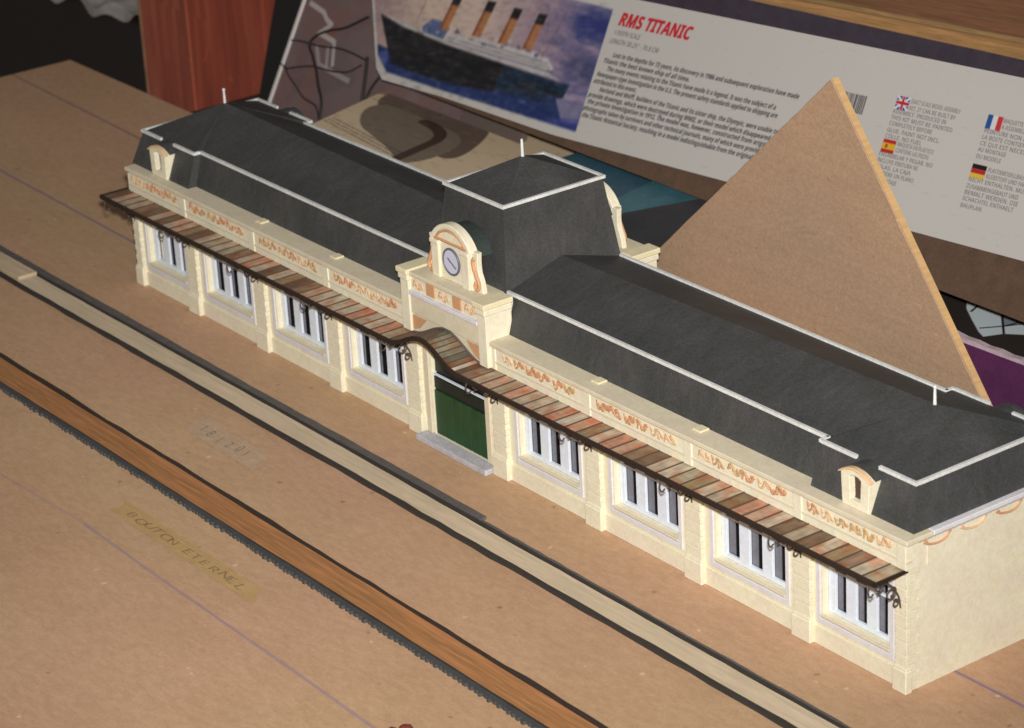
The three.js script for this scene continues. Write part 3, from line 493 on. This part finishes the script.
    for (let y = 0; y < H; y++) for (let x = 0; x < w; x++) { let q = [0, 0, 0], n = 0; for (let dy = -rad; dy <= rad; dy++) for (let dx = -rad; dx <= rad; dx++) { const xx = x + dx, yy = y + dy; if (xx < 0 || yy < 0 || xx >= w || yy >= H || dx * dx + dy * dy > 10) continue; const i = (yy * w + xx) * 4; q[0] += o[i]; q[1] += o[i + 1]; q[2] += o[i + 2]; n++; } const i = (y * w + x) * 4; a[i] = q[0] / n; a[i + 1] = q[1] / n; a[i + 2] = q[2] / n; }
    g.putImageData(im, 0, 0);
  }
  // lettering
  const txt = (t, l, m, h, w, col, style = 'italic ') => { g.save(); g.fillStyle = col; g.font = style + Math.round(S(h) / 0.72) + 'px sans-serif'; const k = w ? S(w) / g.measureText(t).width : 1; g.translate(X(l), Y(m)); g.scale(k, 1); g.fillText(t, 0, 0); if (h > 7) { g.strokeStyle = col; g.lineWidth = S(0.55); g.strokeText(t, 0, 0); } g.restore(); };
  txt('RMS TITANIC', 208.5, 62.6, 7.6, 62, 'rgb(206,44,54)', 'italic bold ');
  txt('1/350TH SCALE', 207.5, 56.6, 2.9, 23, 'rgb(64,58,58)'); txt('LENGTH 30.25" - 76.8 CM', 206, 51.4, 2.9, 43, 'rgb(64,58,58)');
  const para = [[212.5, 155, 'Lost in the depths for 73 years, its discovery in 1986 and subsequent exploration have made'], [206, 75, 'Titanic the best known ship of all time.'], [211, 142, 'The many events relating to the Titanic have made it a legend. It was the subject of a'], [204, 152, 'Newspaper-type investigation in the U.S. The present safety standards applied to shipping are'],
    [203, 38, 'attributed to this event.'], [210, 150, 'Harland and Wolff, builders of the Titanic and its sister ship, the Olympic, were unable to'], [202, 158, 'provide drawings, which were destroyed during WWII, or their model which disappeared in'], [203, 155, 'the private investigation in 1912. The model was, however, constructed from original'], [201, 158, 'photographs taken by survivors and other technical journals, many of which were provided by'], [202, 146, 'the Titanic Historical Society, resulting in a model indistinguishable from the original.']];
  para.forEach(([l, w, t], i) => txt(t, l, 43.6 - i * 4.2, 2.8, w, 'rgb(34,30,32)', 'italic bold '));
  for (let i = 0; i < 15; i++) { g.fillStyle = 'rgb(64,60,62)'; g.fillRect(X(398 + i * 1.2), Y(53), S(0.3 + R() * 0.6), S(10)); }
  const flag = (l, m, w, h, f) => { g.save(); g.translate(X(l), Y(m)); f(S(w), S(h)); g.restore(); };
  flag(436.5, 57, 9, 7, (w, h) => { g.fillStyle = 'rgb(40,52,130)'; g.fillRect(0, 0, w, h); g.strokeStyle = '#ddd'; g.lineWidth = h * .22; g.beginPath(); g.moveTo(0, 0); g.lineTo(w, h); g.moveTo(w, 0); g.lineTo(0, h); g.stroke(); g.lineWidth = h * .34; g.beginPath(); g.moveTo(w / 2, 0); g.lineTo(w / 2, h); g.moveTo(0, h / 2); g.lineTo(w, h / 2); g.stroke(); g.strokeStyle = 'rgb(196,40,50)'; g.lineWidth = h * .2; g.stroke(); });
  flag(436, 33.6, 9, 7, (w, h) => { g.fillStyle = 'rgb(190,44,44)'; g.fillRect(0, 0, w, h); g.fillStyle = 'rgb(226,178,46)'; g.fillRect(0, h * .26, w, h * .48); g.fillStyle = 'rgb(160,60,44)'; g.fillRect(w * .25, h * .36, w * .16, h * .28); });
  flag(499.5, 57.4, 10, 7.2, (w, h) => { g.fillStyle = 'rgb(40,84,150)'; g.fillRect(0, 0, w / 3, h); g.fillStyle = '#ddd'; g.fillRect(w / 3, 0, w / 3, h); g.fillStyle = 'rgb(206,56,60)'; g.fillRect(w * 2 / 3, 0, w / 3, h); });
  flag(499.3, 31.6, 9.5, 7, (w, h) => { g.fillStyle = 'rgb(28,24,24)'; g.fillRect(0, 0, w, h / 3); g.fillStyle = 'rgb(186,42,46)'; g.fillRect(0, h / 3, w, h / 3); g.fillStyle = 'rgb(226,190,60)'; g.fillRect(0, h * 2 / 3, w, h / 3); });
  const caps = { uk: ['EXACT SCALE MODEL ASSEMBLY', 'KIT. IT CAN BE BUILT BY', 'ASSEMBLY. PRODUCED IN', 'THIS KIT MUST BE PAINTED', 'COMPLETELY BEFORE', 'GLUE. PAINT NOT INCL.', 'COLLE. NO FUEL'], es: ['MAQUETA EN PLASTICO', 'CONTIENE LAS PIEZAS', 'ENSAMBLAR Y PEGAR. NO', 'INCLUYE PINTURA NI', 'COLAS. LA CAJA', 'CONTIENE UN PLANO', 'DE MONTAJE'], fr: ['MAQUETTE PLASTIQUE', 'A ASSEMBLER. COLLE ET', 'PEINTURE NON INCLUSES', 'LA BOITE CONTIENT TOUT', 'CE QUI EST NECESSAIRE', 'AU MONTAGE', 'DU MODELE'], de: ['PLASTIKMODELLBAUSATZ', 'KLEBSTOFF UND FARBEN', 'NICHT ENTHALTEN. MUSS', 'ZUSAMMENGEBAUT UND', 'BEMALT WERDEN. DIE', 'SCHACHTEL ENTHAELT', 'BAUPLAN'] };
  const col = (l, m, key, w) => caps[key].forEach((t, i) => txt(t, i < 2 ? l + 10 : l - 0.5, m - i * 3.35, 2.1, (i < 2 ? w - 10 : w) * Math.min(1, t.length / 23) * (0.88 + 0.12 * R()), 'rgb(110,104,104)', ''));
  col(436.5, 54.2, 'uk', 46); col(436, 31.2, 'es', 42); col(500, 54.6, 'fr', 48); col(499.8, 29, 'de', 48);
  for (let i = 0; i < 700; i++) { g.fillStyle = R() < .5 ? 'rgba(255,255,255,0.05)' : 'rgba(70,60,50,0.05)'; g.fillRect(R() * W, R() * H, 2 + R() * 16, 1 + R() * 2); }
  const t = new THREE.CanvasTexture(cv); t.colorSpace = THREE.SRGBColorSpace;
  const fg = new THREE.ShapeGeometry(poly(outline)), p = fg.attributes.position, uv = fg.attributes.uv; for (let i = 0; i < p.count; i++) uv.setXY(i, (p.getX(i) + 0.046) / LW, (p.getY(i) + 0.010) / LH); fg.translate(0, 0, 0.0002);
  meshUV('printed_side', fg, std(new THREE.Color(0.78, 0.78, 0.78), 0.45, { map: t }), lid);
}

// ---------------------------------------------------------------- things round the box
{
  const dk = mesh('dark_folder', box(-0.34, 0.30, 0.03, 0.1260, -0.082, -0.066), std(rgb(66, 56, 68), 0.7, { map: grainT }), scene); dk.geometry.applyMatrix4(new THREE.Matrix4().makeRotationZ(0.05)); dk.applyMatrix4(tilt); tag(dk, 'dark purple grey folder edge showing above the white kit box', 'folder');
  const wood = std(rgb(204, 154, 102), 0.55, { map: woodT, bumpMap: woodT, bumpScale: 0.0006 });
  const pl = group('moulded_plank', 'oak plank with rounded moulded edge lying above the kit box', 'plank'); pl.applyMatrix4(new THREE.Matrix4().multiplyMatrices(tilt, new THREE.Matrix4().makeTranslation(-0.06, 0.1215, -0.088).multiply(new THREE.Matrix4().makeRotationZ(0.062)).multiply(new THREE.Matrix4().makeRotationX(-0.35))));
  mesh('plank_board', rbox(-0.34, 0.40, 0.0, 0.0150, -0.10, 0.0, 0.003), wood, pl);
  mesh('moulding', [rbox(-0.34, 0.40, 0.0152, 0.0200, -0.10, -0.004, 0.0018)], std(rgb(190, 150, 104), 0.5, { map: woodT }), pl);
  mesh('plank_top', rbox(-0.34, 0.40, 0.0201, 0.1200, -0.10, -0.016, 0.002), std(rgb(150, 104, 76), 0.5, { map: woodT }), pl);

  const tl = group('teal_box', 'flat teal blue box lying under the kit box', 'box');
  mesh('box_body', rbox(-0.222, -0.036, -0.0164, 0.0378, -0.249, -0.186, 0.001), std(rgb(58, 98, 116), 0.5, { map: grainT }), tl);
  mesh('lid_band', polys([[[-0.152, 0.0380, -0.2485], [-0.137, 0.0380, -0.1865], [-0.04, 0.0380, -0.1865], [-0.04, 0.0380, -0.2485]]]), std(rgb(74, 124, 136), 0.45, { map: grainT }), tl, 'lighter teal band');
  const bk = mesh('dark_book', rbox(0, 0.10, 0, 0.0026, -0.052, 0.012, 0.0006), std(rgb(64, 64, 68), 0.6, { map: slateT }), scene); bk.position.set(-0.118, 0.0384, -0.1985); bk.rotation.y = -0.27; tag(bk, 'thin charcoal booklet lying on the teal box', 'booklet');

  // magazine
  const cv = document.createElement('canvas'); cv.width = 512; cv.height = 256; const g = cv.getContext('2d'), R = rng(71);
  g.fillStyle = 'rgb(224,200,166)'; g.fillRect(0, 0, 512, 256);
  const MX = x => (x + 0.47) / 0.25 * 512, MZ = z => (z + 0.30) / 0.12 * 256;
  const blob = (pts, c) => { g.fillStyle = c; g.beginPath(); pts.forEach(([x, z], i) => { const n = pts[(i + 1) % pts.length], mx = (MX(x) + MX(n[0])) / 2, my = (MZ(z) + MZ(n[1])) / 2; if (!i) g.moveTo(mx, my); else g.quadraticCurveTo(MX(x), MZ(z), mx, my); }); const a = pts[0], n = pts[1]; g.quadraticCurveTo(MX(a[0]), MZ(a[1]), (MX(a[0]) + MX(n[0])) / 2, (MZ(a[1]) + MZ(n[1])) / 2); g.fill(); };
  blob([[-0.462, -0.254], [-0.462, -0.295], [-0.42, -0.295], [-0.428, -0.262]], 'rgb(176,128,104)');
  blob([[-0.440, -0.250], [-0.440, -0.292], [-0.40, -0.296], [-0.335, -0.276], [-0.298, -0.216], [-0.330, -0.214], [-0.40, -0.236]], 'rgb(112,94,82)');
  blob([[-0.402, -0.214], [-0.428, -0.236], [-0.424, -0.252], [-0.380, -0.250], [-0.328, -0.248], [-0.314, -0.212], [-0.322, -0.188], [-0.344, -0.200], [-0.375, -0.208]], 'rgb(130,116,100)');
  g.strokeStyle = 'rgb(74,54,44)'; g.lineWidth = 17; g.lineCap = 'round'; g.beginPath(); g.moveTo(MX(-0.376), MZ(-0.247)); g.quadraticCurveTo(MX(-0.346), MZ(-0.246), MX(-0.340), MZ(-0.228)); g.lineTo(MX(-0.330), MZ(-0.188)); g.stroke();
  for (let i = 0; i < 3; i++) for (let k = 0; k < 26; k++) { g.fillStyle = 'rgba(70,60,54,0.65)'; g.fillRect(MX(-0.425 + k * 0.0034), MZ(-0.2045 - i * 0.0034 + k * 0.0003), 3 + R() * 3, 3); }
  for (let i = 0; i < 500; i++) { g.fillStyle = R() < .5 ? 'rgba(230,205,170,0.12)' : 'rgba(60,46,36,0.12)'; g.fillRect(R() * 512, R() * 256, 2 + R() * 18, 1 + R() * 4); }
  const mt = new THREE.CanvasTexture(cv); mt.colorSpace = THREE.SRGBColorSpace; mt.flipY = false;
  const corners = [[-0.4215, -0.1865], [-0.2250, -0.1885], [-0.2450, -0.2760], [-0.4560, -0.2955]];
  const mg = polys([corners.map(([x, z]) => [x, 0.0201, z])]), mp = mg.attributes.position, mu = []; for (let i = 0; i < mp.count; i++) mu.push((mp.getX(i) + 0.47) / 0.25, (mp.getZ(i) + 0.30) / 0.12); mg.setAttribute('uv', new THREE.Float32BufferAttribute(mu, 2));
  const ms = group('magazine', 'beige magazine with dark photograph topping a pile behind the station', 'magazine');
  meshUV('page', mg, std(new THREE.Color(0.9, 0.9, 0.9), 0.6, { map: mt }), ms);
  mesh('page_block', (() => { const q = extrude(poly(corners.map(([x, z]) => [x, -z])), 0.0361, 0); q.rotateX(-Math.PI / 2); q.translate(0, -0.0163, 0); return q; })(), std(rgb(190, 176, 152), 0.8, { map: grainT }), ms);

  // leaning picture panel, black panel, cables
  const loc = (s, t, o) => { const v = new THREE.Vector3(s, t, o).applyMatrix4(tilt); return [v.x, v.y, v.z]; };
  const pc = document.createElement('canvas'); pc.width = 512; pc.height = 512; const h = pc.getContext('2d');
  h.fillStyle = 'rgb(116,98,96)'; h.fillRect(0, 0, 512, 512);
  const PXc = s => (s + 0.562) / 0.20 * 512, PYc = t => 512 - (t + 0.05) / 0.20 * 512;
  for (let i = 0; i < 160; i++) { const c = ['140,84,72', '92,80,84', '128,112,112', '110,86,84'][i % 4]; h.fillStyle = `rgba(${c},0.2)`; h.beginPath(); h.ellipse(R() * 512, R() * 512, 10 + R() * 50, 8 + R() * 30, R() * 3, 0, 7); h.fill(); }
  h.strokeStyle = 'rgba(196,190,186,0.8)'; h.lineWidth = 9; h.lineJoin = 'round';
  const pl2 = a => { h.beginPath(); a.forEach(([s, t], i) => i ? h.lineTo(PXc(s), PYc(t)) : h.moveTo(PXc(s), PYc(t))); h.stroke(); };
  pl2([[-0.556, 0.029], [-0.537, 0.026], [-0.531, 0.022], [-0.524, 0.020], [-0.534, 0.012], [-0.536, 0.010]]); pl2([[-0.535, 0.012], [-0.515, 0.010], [-0.508, -0.006]]); h.strokeStyle = 'rgba(186,178,172,0.6)'; pl2([[-0.533, 0.004], [-0.523, -0.008], [-0.485, -0.011]]); pl2([[-0.520, 0.006], [-0.514, -0.008]]);
  const pt = new THREE.CanvasTexture(pc); pt.colorSpace = THREE.SRGBColorSpace;
  const pp = group('picture_panel', 'worn mauve picture panel with pale border leaning behind the cables', 'panel'); pp.applyMatrix4(tilt);
  const face = new THREE.PlaneGeometry(0.20, 0.198); face.translate(-0.462, 0.049, -0.0296); const fp = face.attributes.position; for (let i = 0; i < fp.count; i++) face.attributes.uv.setXY(i, (fp.getX(i) + 0.562) / 0.20, (fp.getY(i) + 0.05) / 0.20);
  meshUV('picture', face, std(new THREE.Color(0.85, 0.85, 0.85), 0.5, { map: pt }), pp);
  mesh('backing_board', box(-0.5622, -0.30, -0.050, 0.148, -0.0345, -0.0298), std(rgb(92, 78, 72), 0.8), pp);
  mesh('border_strip', rbox(-0.5640, -0.5610, -0.048, 0.148, -0.0330, -0.0285, 0.0005), std(rgb(206, 200, 194), 0.6), pp);
  const bp = mesh('black_panel', (() => { const q = extrude(poly([[-0.5835, -0.052], [-0.5645, -0.052], [-0.5645, 0.14], [-0.640, 0.14]]), 0.006, -0.0420); return q; })(), std(rgb(24, 22, 22), 0.5), scene); bp.applyMatrix4(tilt); tag(bp, 'narrow black panel leaning between red cabinet and picture panel', 'panel');
  const cable = (pts, r, mat, label) => { const o = mesh('cable', tube(pts.map(([s, t, e]) => loc(s, t, -0.0268 + (e || 0))), r * 0.72, 60, false, 6), mat, scene); tag(o, label, 'cable', 'loose cables behind the station'); };
  const rub = std(rgb(34, 28, 27), 0.5);
  cable([[-0.484, 0.033], [-0.505, 0.021], [-0.520, 0.016], [-0.532, 0.010], [-0.537, 0.003], [-0.529, -0.004], [-0.520, -0.012], [-0.513, -0.020], [-0.503, -0.030], [-0.497, -0.046]], 0.0013, rub, 'black cable curling round the pale scrawl on the mauve panel');
  cable([[-0.558, 0.001], [-0.548, 0.0025], [-0.525, 0.004], [-0.503, 0.007], [-0.486, 0.007], [-0.473, 0.006]], 0.0008, rub, 'thin black cable stretched across the mauve panel, upper one');
  cable([[-0.562, -0.016], [-0.554, -0.018], [-0.540, -0.014], [-0.523, -0.010], [-0.505, -0.009], [-0.485, -0.005], [-0.474, 0.002]], 0.0008, rub, 'thin black cable sagging across the mauve panel, lower one');
  cable([[-0.556, -0.017], [-0.548, -0.022], [-0.536, -0.027], [-0.524, -0.032], [-0.506, -0.035], [-0.496, -0.046]], 0.0008, rub, 'thin black cable looping down to the table');
  cable([[-0.471, 0.008], [-0.468, 0.001], [-0.464, -0.010], [-0.461, -0.020], [-0.460, -0.046]], 0.0016, rub, 'thick black cable hanging beside the kit box corner');
  cable([[-0.449, 0.002], [-0.455, -0.008], [-0.458, -0.018], [-0.459, -0.046, 0.003]], 0.0012, rub, 'short black cable slanting under the kit box corner');

  // red cabinet side, dark cabinet and cloth
  const redT = dataTex(256, 1024, (u, v) => { const n = vnoise(u * 22 + 2 * vnoise(u * 3, v * 3, 4, 4, 81), v * 4, 24, 4, 82), f = vnoise(u * 120, v * 12, 120, 12, 83), b = vnoise(u * 3, v * 5, 3, 5, 84), sc = Math.abs(vnoise(u * 40 + vnoise(u * 6, v * 6, 6, 6, 85), v * 5, 40, 5, 86) - .5) < .012 ? 46 : 0, k = (n - .5) * 46 + (f - .5) * 30 + (b - .5) * 40 + sc; return [206 + k, 200 + k + Math.max(0, n - .72) * 160, 196 + k + Math.max(0, n - .72) * 170]; }, 0.16, 0.4);
  const rc = group('red_cabinet', 'worn red stained wooden cabinet side behind the board', 'cabinet');
  mesh('side_panel', rbox(-0.8310, -0.7600, -0.50, 0.12, -0.32, -0.300, 0.002), std(rgb(176, 88, 64), 0.5, { map: redT }), rc);
  mesh('side_panel', rbox(-0.7590, -0.560, -0.50, 0.12, -0.32, -0.3002, 0.0015), std(rgb(176, 80, 56), 0.5, { map: redT }), rc);
  mesh('worn_edge', rbox(-0.8345, -0.8312, -0.50, 0.02, -0.318, -0.3005, 0.001), std(rgb(168, 124, 92), 0.7, { map: grainT }), rc);
  const dc = mesh('dark_cabinet', rbox(-1.5, -0.836, -0.60, -0.030, -0.75, -0.312, 0.004), std(rgb(38, 24, 20), 0.7, { map: woodT }), scene); tag(dc, 'very dark brown low cabinet beyond the board corner', 'cabinet');
  const cl = new THREE.PlaneGeometry(0.22, 0.34, 44, 60); { const q = cl.attributes.position; for (let i = 0; i < q.count; i++) { const u = q.getX(i) / 0.22 + .5, v = q.getY(i) / 0.34 + .5; let z = -0.300 - v * 0.30, y = -0.022 + 0.003 * Math.sin(u * 17 + v * 5) + 0.004 * Math.sin(u * 31 - v * 9) + 0.02 * Math.max(0, v - .3); const drop = Math.max(0, 0.10 - v) / 0.10; if (drop > 0) { y -= drop * (0.002 + 0.010 * Math.sin(u * 3.1 + 0.2)); z = -0.306 + 0.002 * Math.sin(u * 23); } q.setXYZ(i, -1.070 + u * 0.265, y + 0.001, z); } cl.computeVertexNormals(); }
  const cloth = mesh('white_cloth', cl, std(rgb(170, 162, 158), 0.9, { map: grainT }), scene); tag(cloth, 'crumpled greyish white cloth draped on the dark cabinet', 'cloth');
  const ww = mesh('room_wall', box(-2.4, 1.4, -1.0, 1.2, -0.98, -0.95), std(rgb(40, 33, 30), 0.9), scene); tag(ww, null, null, null, 'structure');

  // purple panel and printed box under the kit box at the right
  const tp = []; const R2 = rng(8); for (let i = 0; i <= 40; i++) tp.push([0.10 + i * 0.0075, 0.0525 + (R2() - .5) * 0.0014]);
  const pu = group('purple_carton', 'deep purple carton side with torn white upper edge', 'carton');
  mesh('carton_side', extrude(poly([[0.10, -0.0163], [0.40, -0.0163], ...tp.slice().reverse()]), 0.003, -0.193), std(rgb(92, 42, 84), 0.6, { map: grainT }), pu);
  mesh('torn_edge', extrude(poly([...tp.map(([x, y]) => [x, y - 0.0012 - R2() * 0.0010]), ...tp.map(([x, y]) => [x, y + 0.0004]).reverse()]), 0.0034, -0.1932), std(rgb(196, 172, 180), 0.9, { map: grainT }), pu);
  const bc = document.createElement('canvas'); bc.width = 512; bc.height = 256; const b = bc.getContext('2d');
  b.fillStyle = 'rgb(52,46,42)'; b.fillRect(0, 0, 512, 256);
  const BX = x => (x - 0.04) / 0.20 * 512, BZ = z => (z + 0.288) / 0.10 * 256, bpath = a => { b.beginPath(); a.forEach(([x, z], i) => i ? b.lineTo(BX(x), BZ(z)) : b.moveTo(BX(x), BZ(z))); };
  bpath([[0.0645, -0.281], [0.0680, -0.288], [0.13, -0.288], [0.15, -0.275], [0.145, -0.262], [0.1164, -0.2690], [0.1085, -0.2625], [0.1041, -0.2526], [0.098, -0.2555], [0.0843, -0.2645], [0.072, -0.273]]); b.closePath(); b.fillStyle = 'rgb(206,216,220)'; b.fill();
  bpath([[0.091, -0.2805], [0.1055, -0.2803], [0.1015, -0.2704]]); b.closePath(); b.fillStyle = 'rgb(134,144,154)'; b.fill();
  b.strokeStyle = 'rgb(24,24,30)'; b.lineWidth = 3; for (const a of [[[0.0722, -0.2830], [0.0768, -0.2714]], [[0.095, -0.2592], [0.1016, -0.2697], [0.1070, -0.2800]], [[0.0890, -0.2815], [0.1086, -0.2627]], [[0.1016, -0.2697], [0.1043, -0.2816]]]) { bpath(a); b.stroke(); }
  const bt = new THREE.CanvasTexture(bc); bt.colorSpace = THREE.SRGBColorSpace; bt.flipY = false;
  const pb = group('printed_box', 'flat box with black and white ball picture under the kit box', 'box');
  mesh('box_body', rbox(0.0405, 0.30, -0.0164, 0.0195, -0.2876, -0.198, 0.001), std(rgb(52, 44, 42), 0.6), pb);
  const bf = new THREE.PlaneGeometry(0.1985, 0.0885); bf.rotateX(-Math.PI / 2); bf.translate(0.14, 0.0197, -0.243); { const q = bf.attributes.position; for (let i = 0; i < q.count; i++) bf.attributes.uv.setXY(i, (q.getX(i) - 0.04) / 0.20, (q.getZ(i) + 0.288) / 0.10); } meshUV('ball_picture', bf, std(new THREE.Color(1, 1, 1), 0.4, { map: bt }), pb);

  // small reddish thing at the table edge
  const rl = []; for (const [x, z, r, sy] of [[0.1862, 0.1712, 0.0034, 1.2], [0.1900, 0.1672, 0.0042, 1.3], [0.1946, 0.1640, 0.0036, 1.1], [0.1972, 0.1690, 0.0046, 1.0], [0.1925, 0.1730, 0.0048, 1.0]]) { const q = new THREE.SphereGeometry(r, 14, 10); q.scale(1, sy, 1); q.scale(0.8, 0.6, 0.8); const qp = q.attributes.position; for (let i = 0; i < qp.count; i++) { const n = 1 + 0.12 * Math.sin(qp.getX(i) * 1900 + qp.getY(i) * 1500) * Math.cos(qp.getZ(i) * 1700); qp.setXYZ(i, qp.getX(i) * n, qp.getY(i) * n, qp.getZ(i) * n); } q.computeVertexNormals(); q.translate(x + 0.0110, r * sy * 0.42, z + 0.0035); rl.push(q); }
  tag(mesh('clay_lump', rl, std(rgb(128, 58, 44), 0.6, { map: grainT }), scene), 'small reddish brown lumpy thing on the bare board', 'lump');
}

scene.traverse(o => { if (o.isMesh) { o.castShadow = true; o.receiveShadow = true; } });
renderer.render(scene, camera);
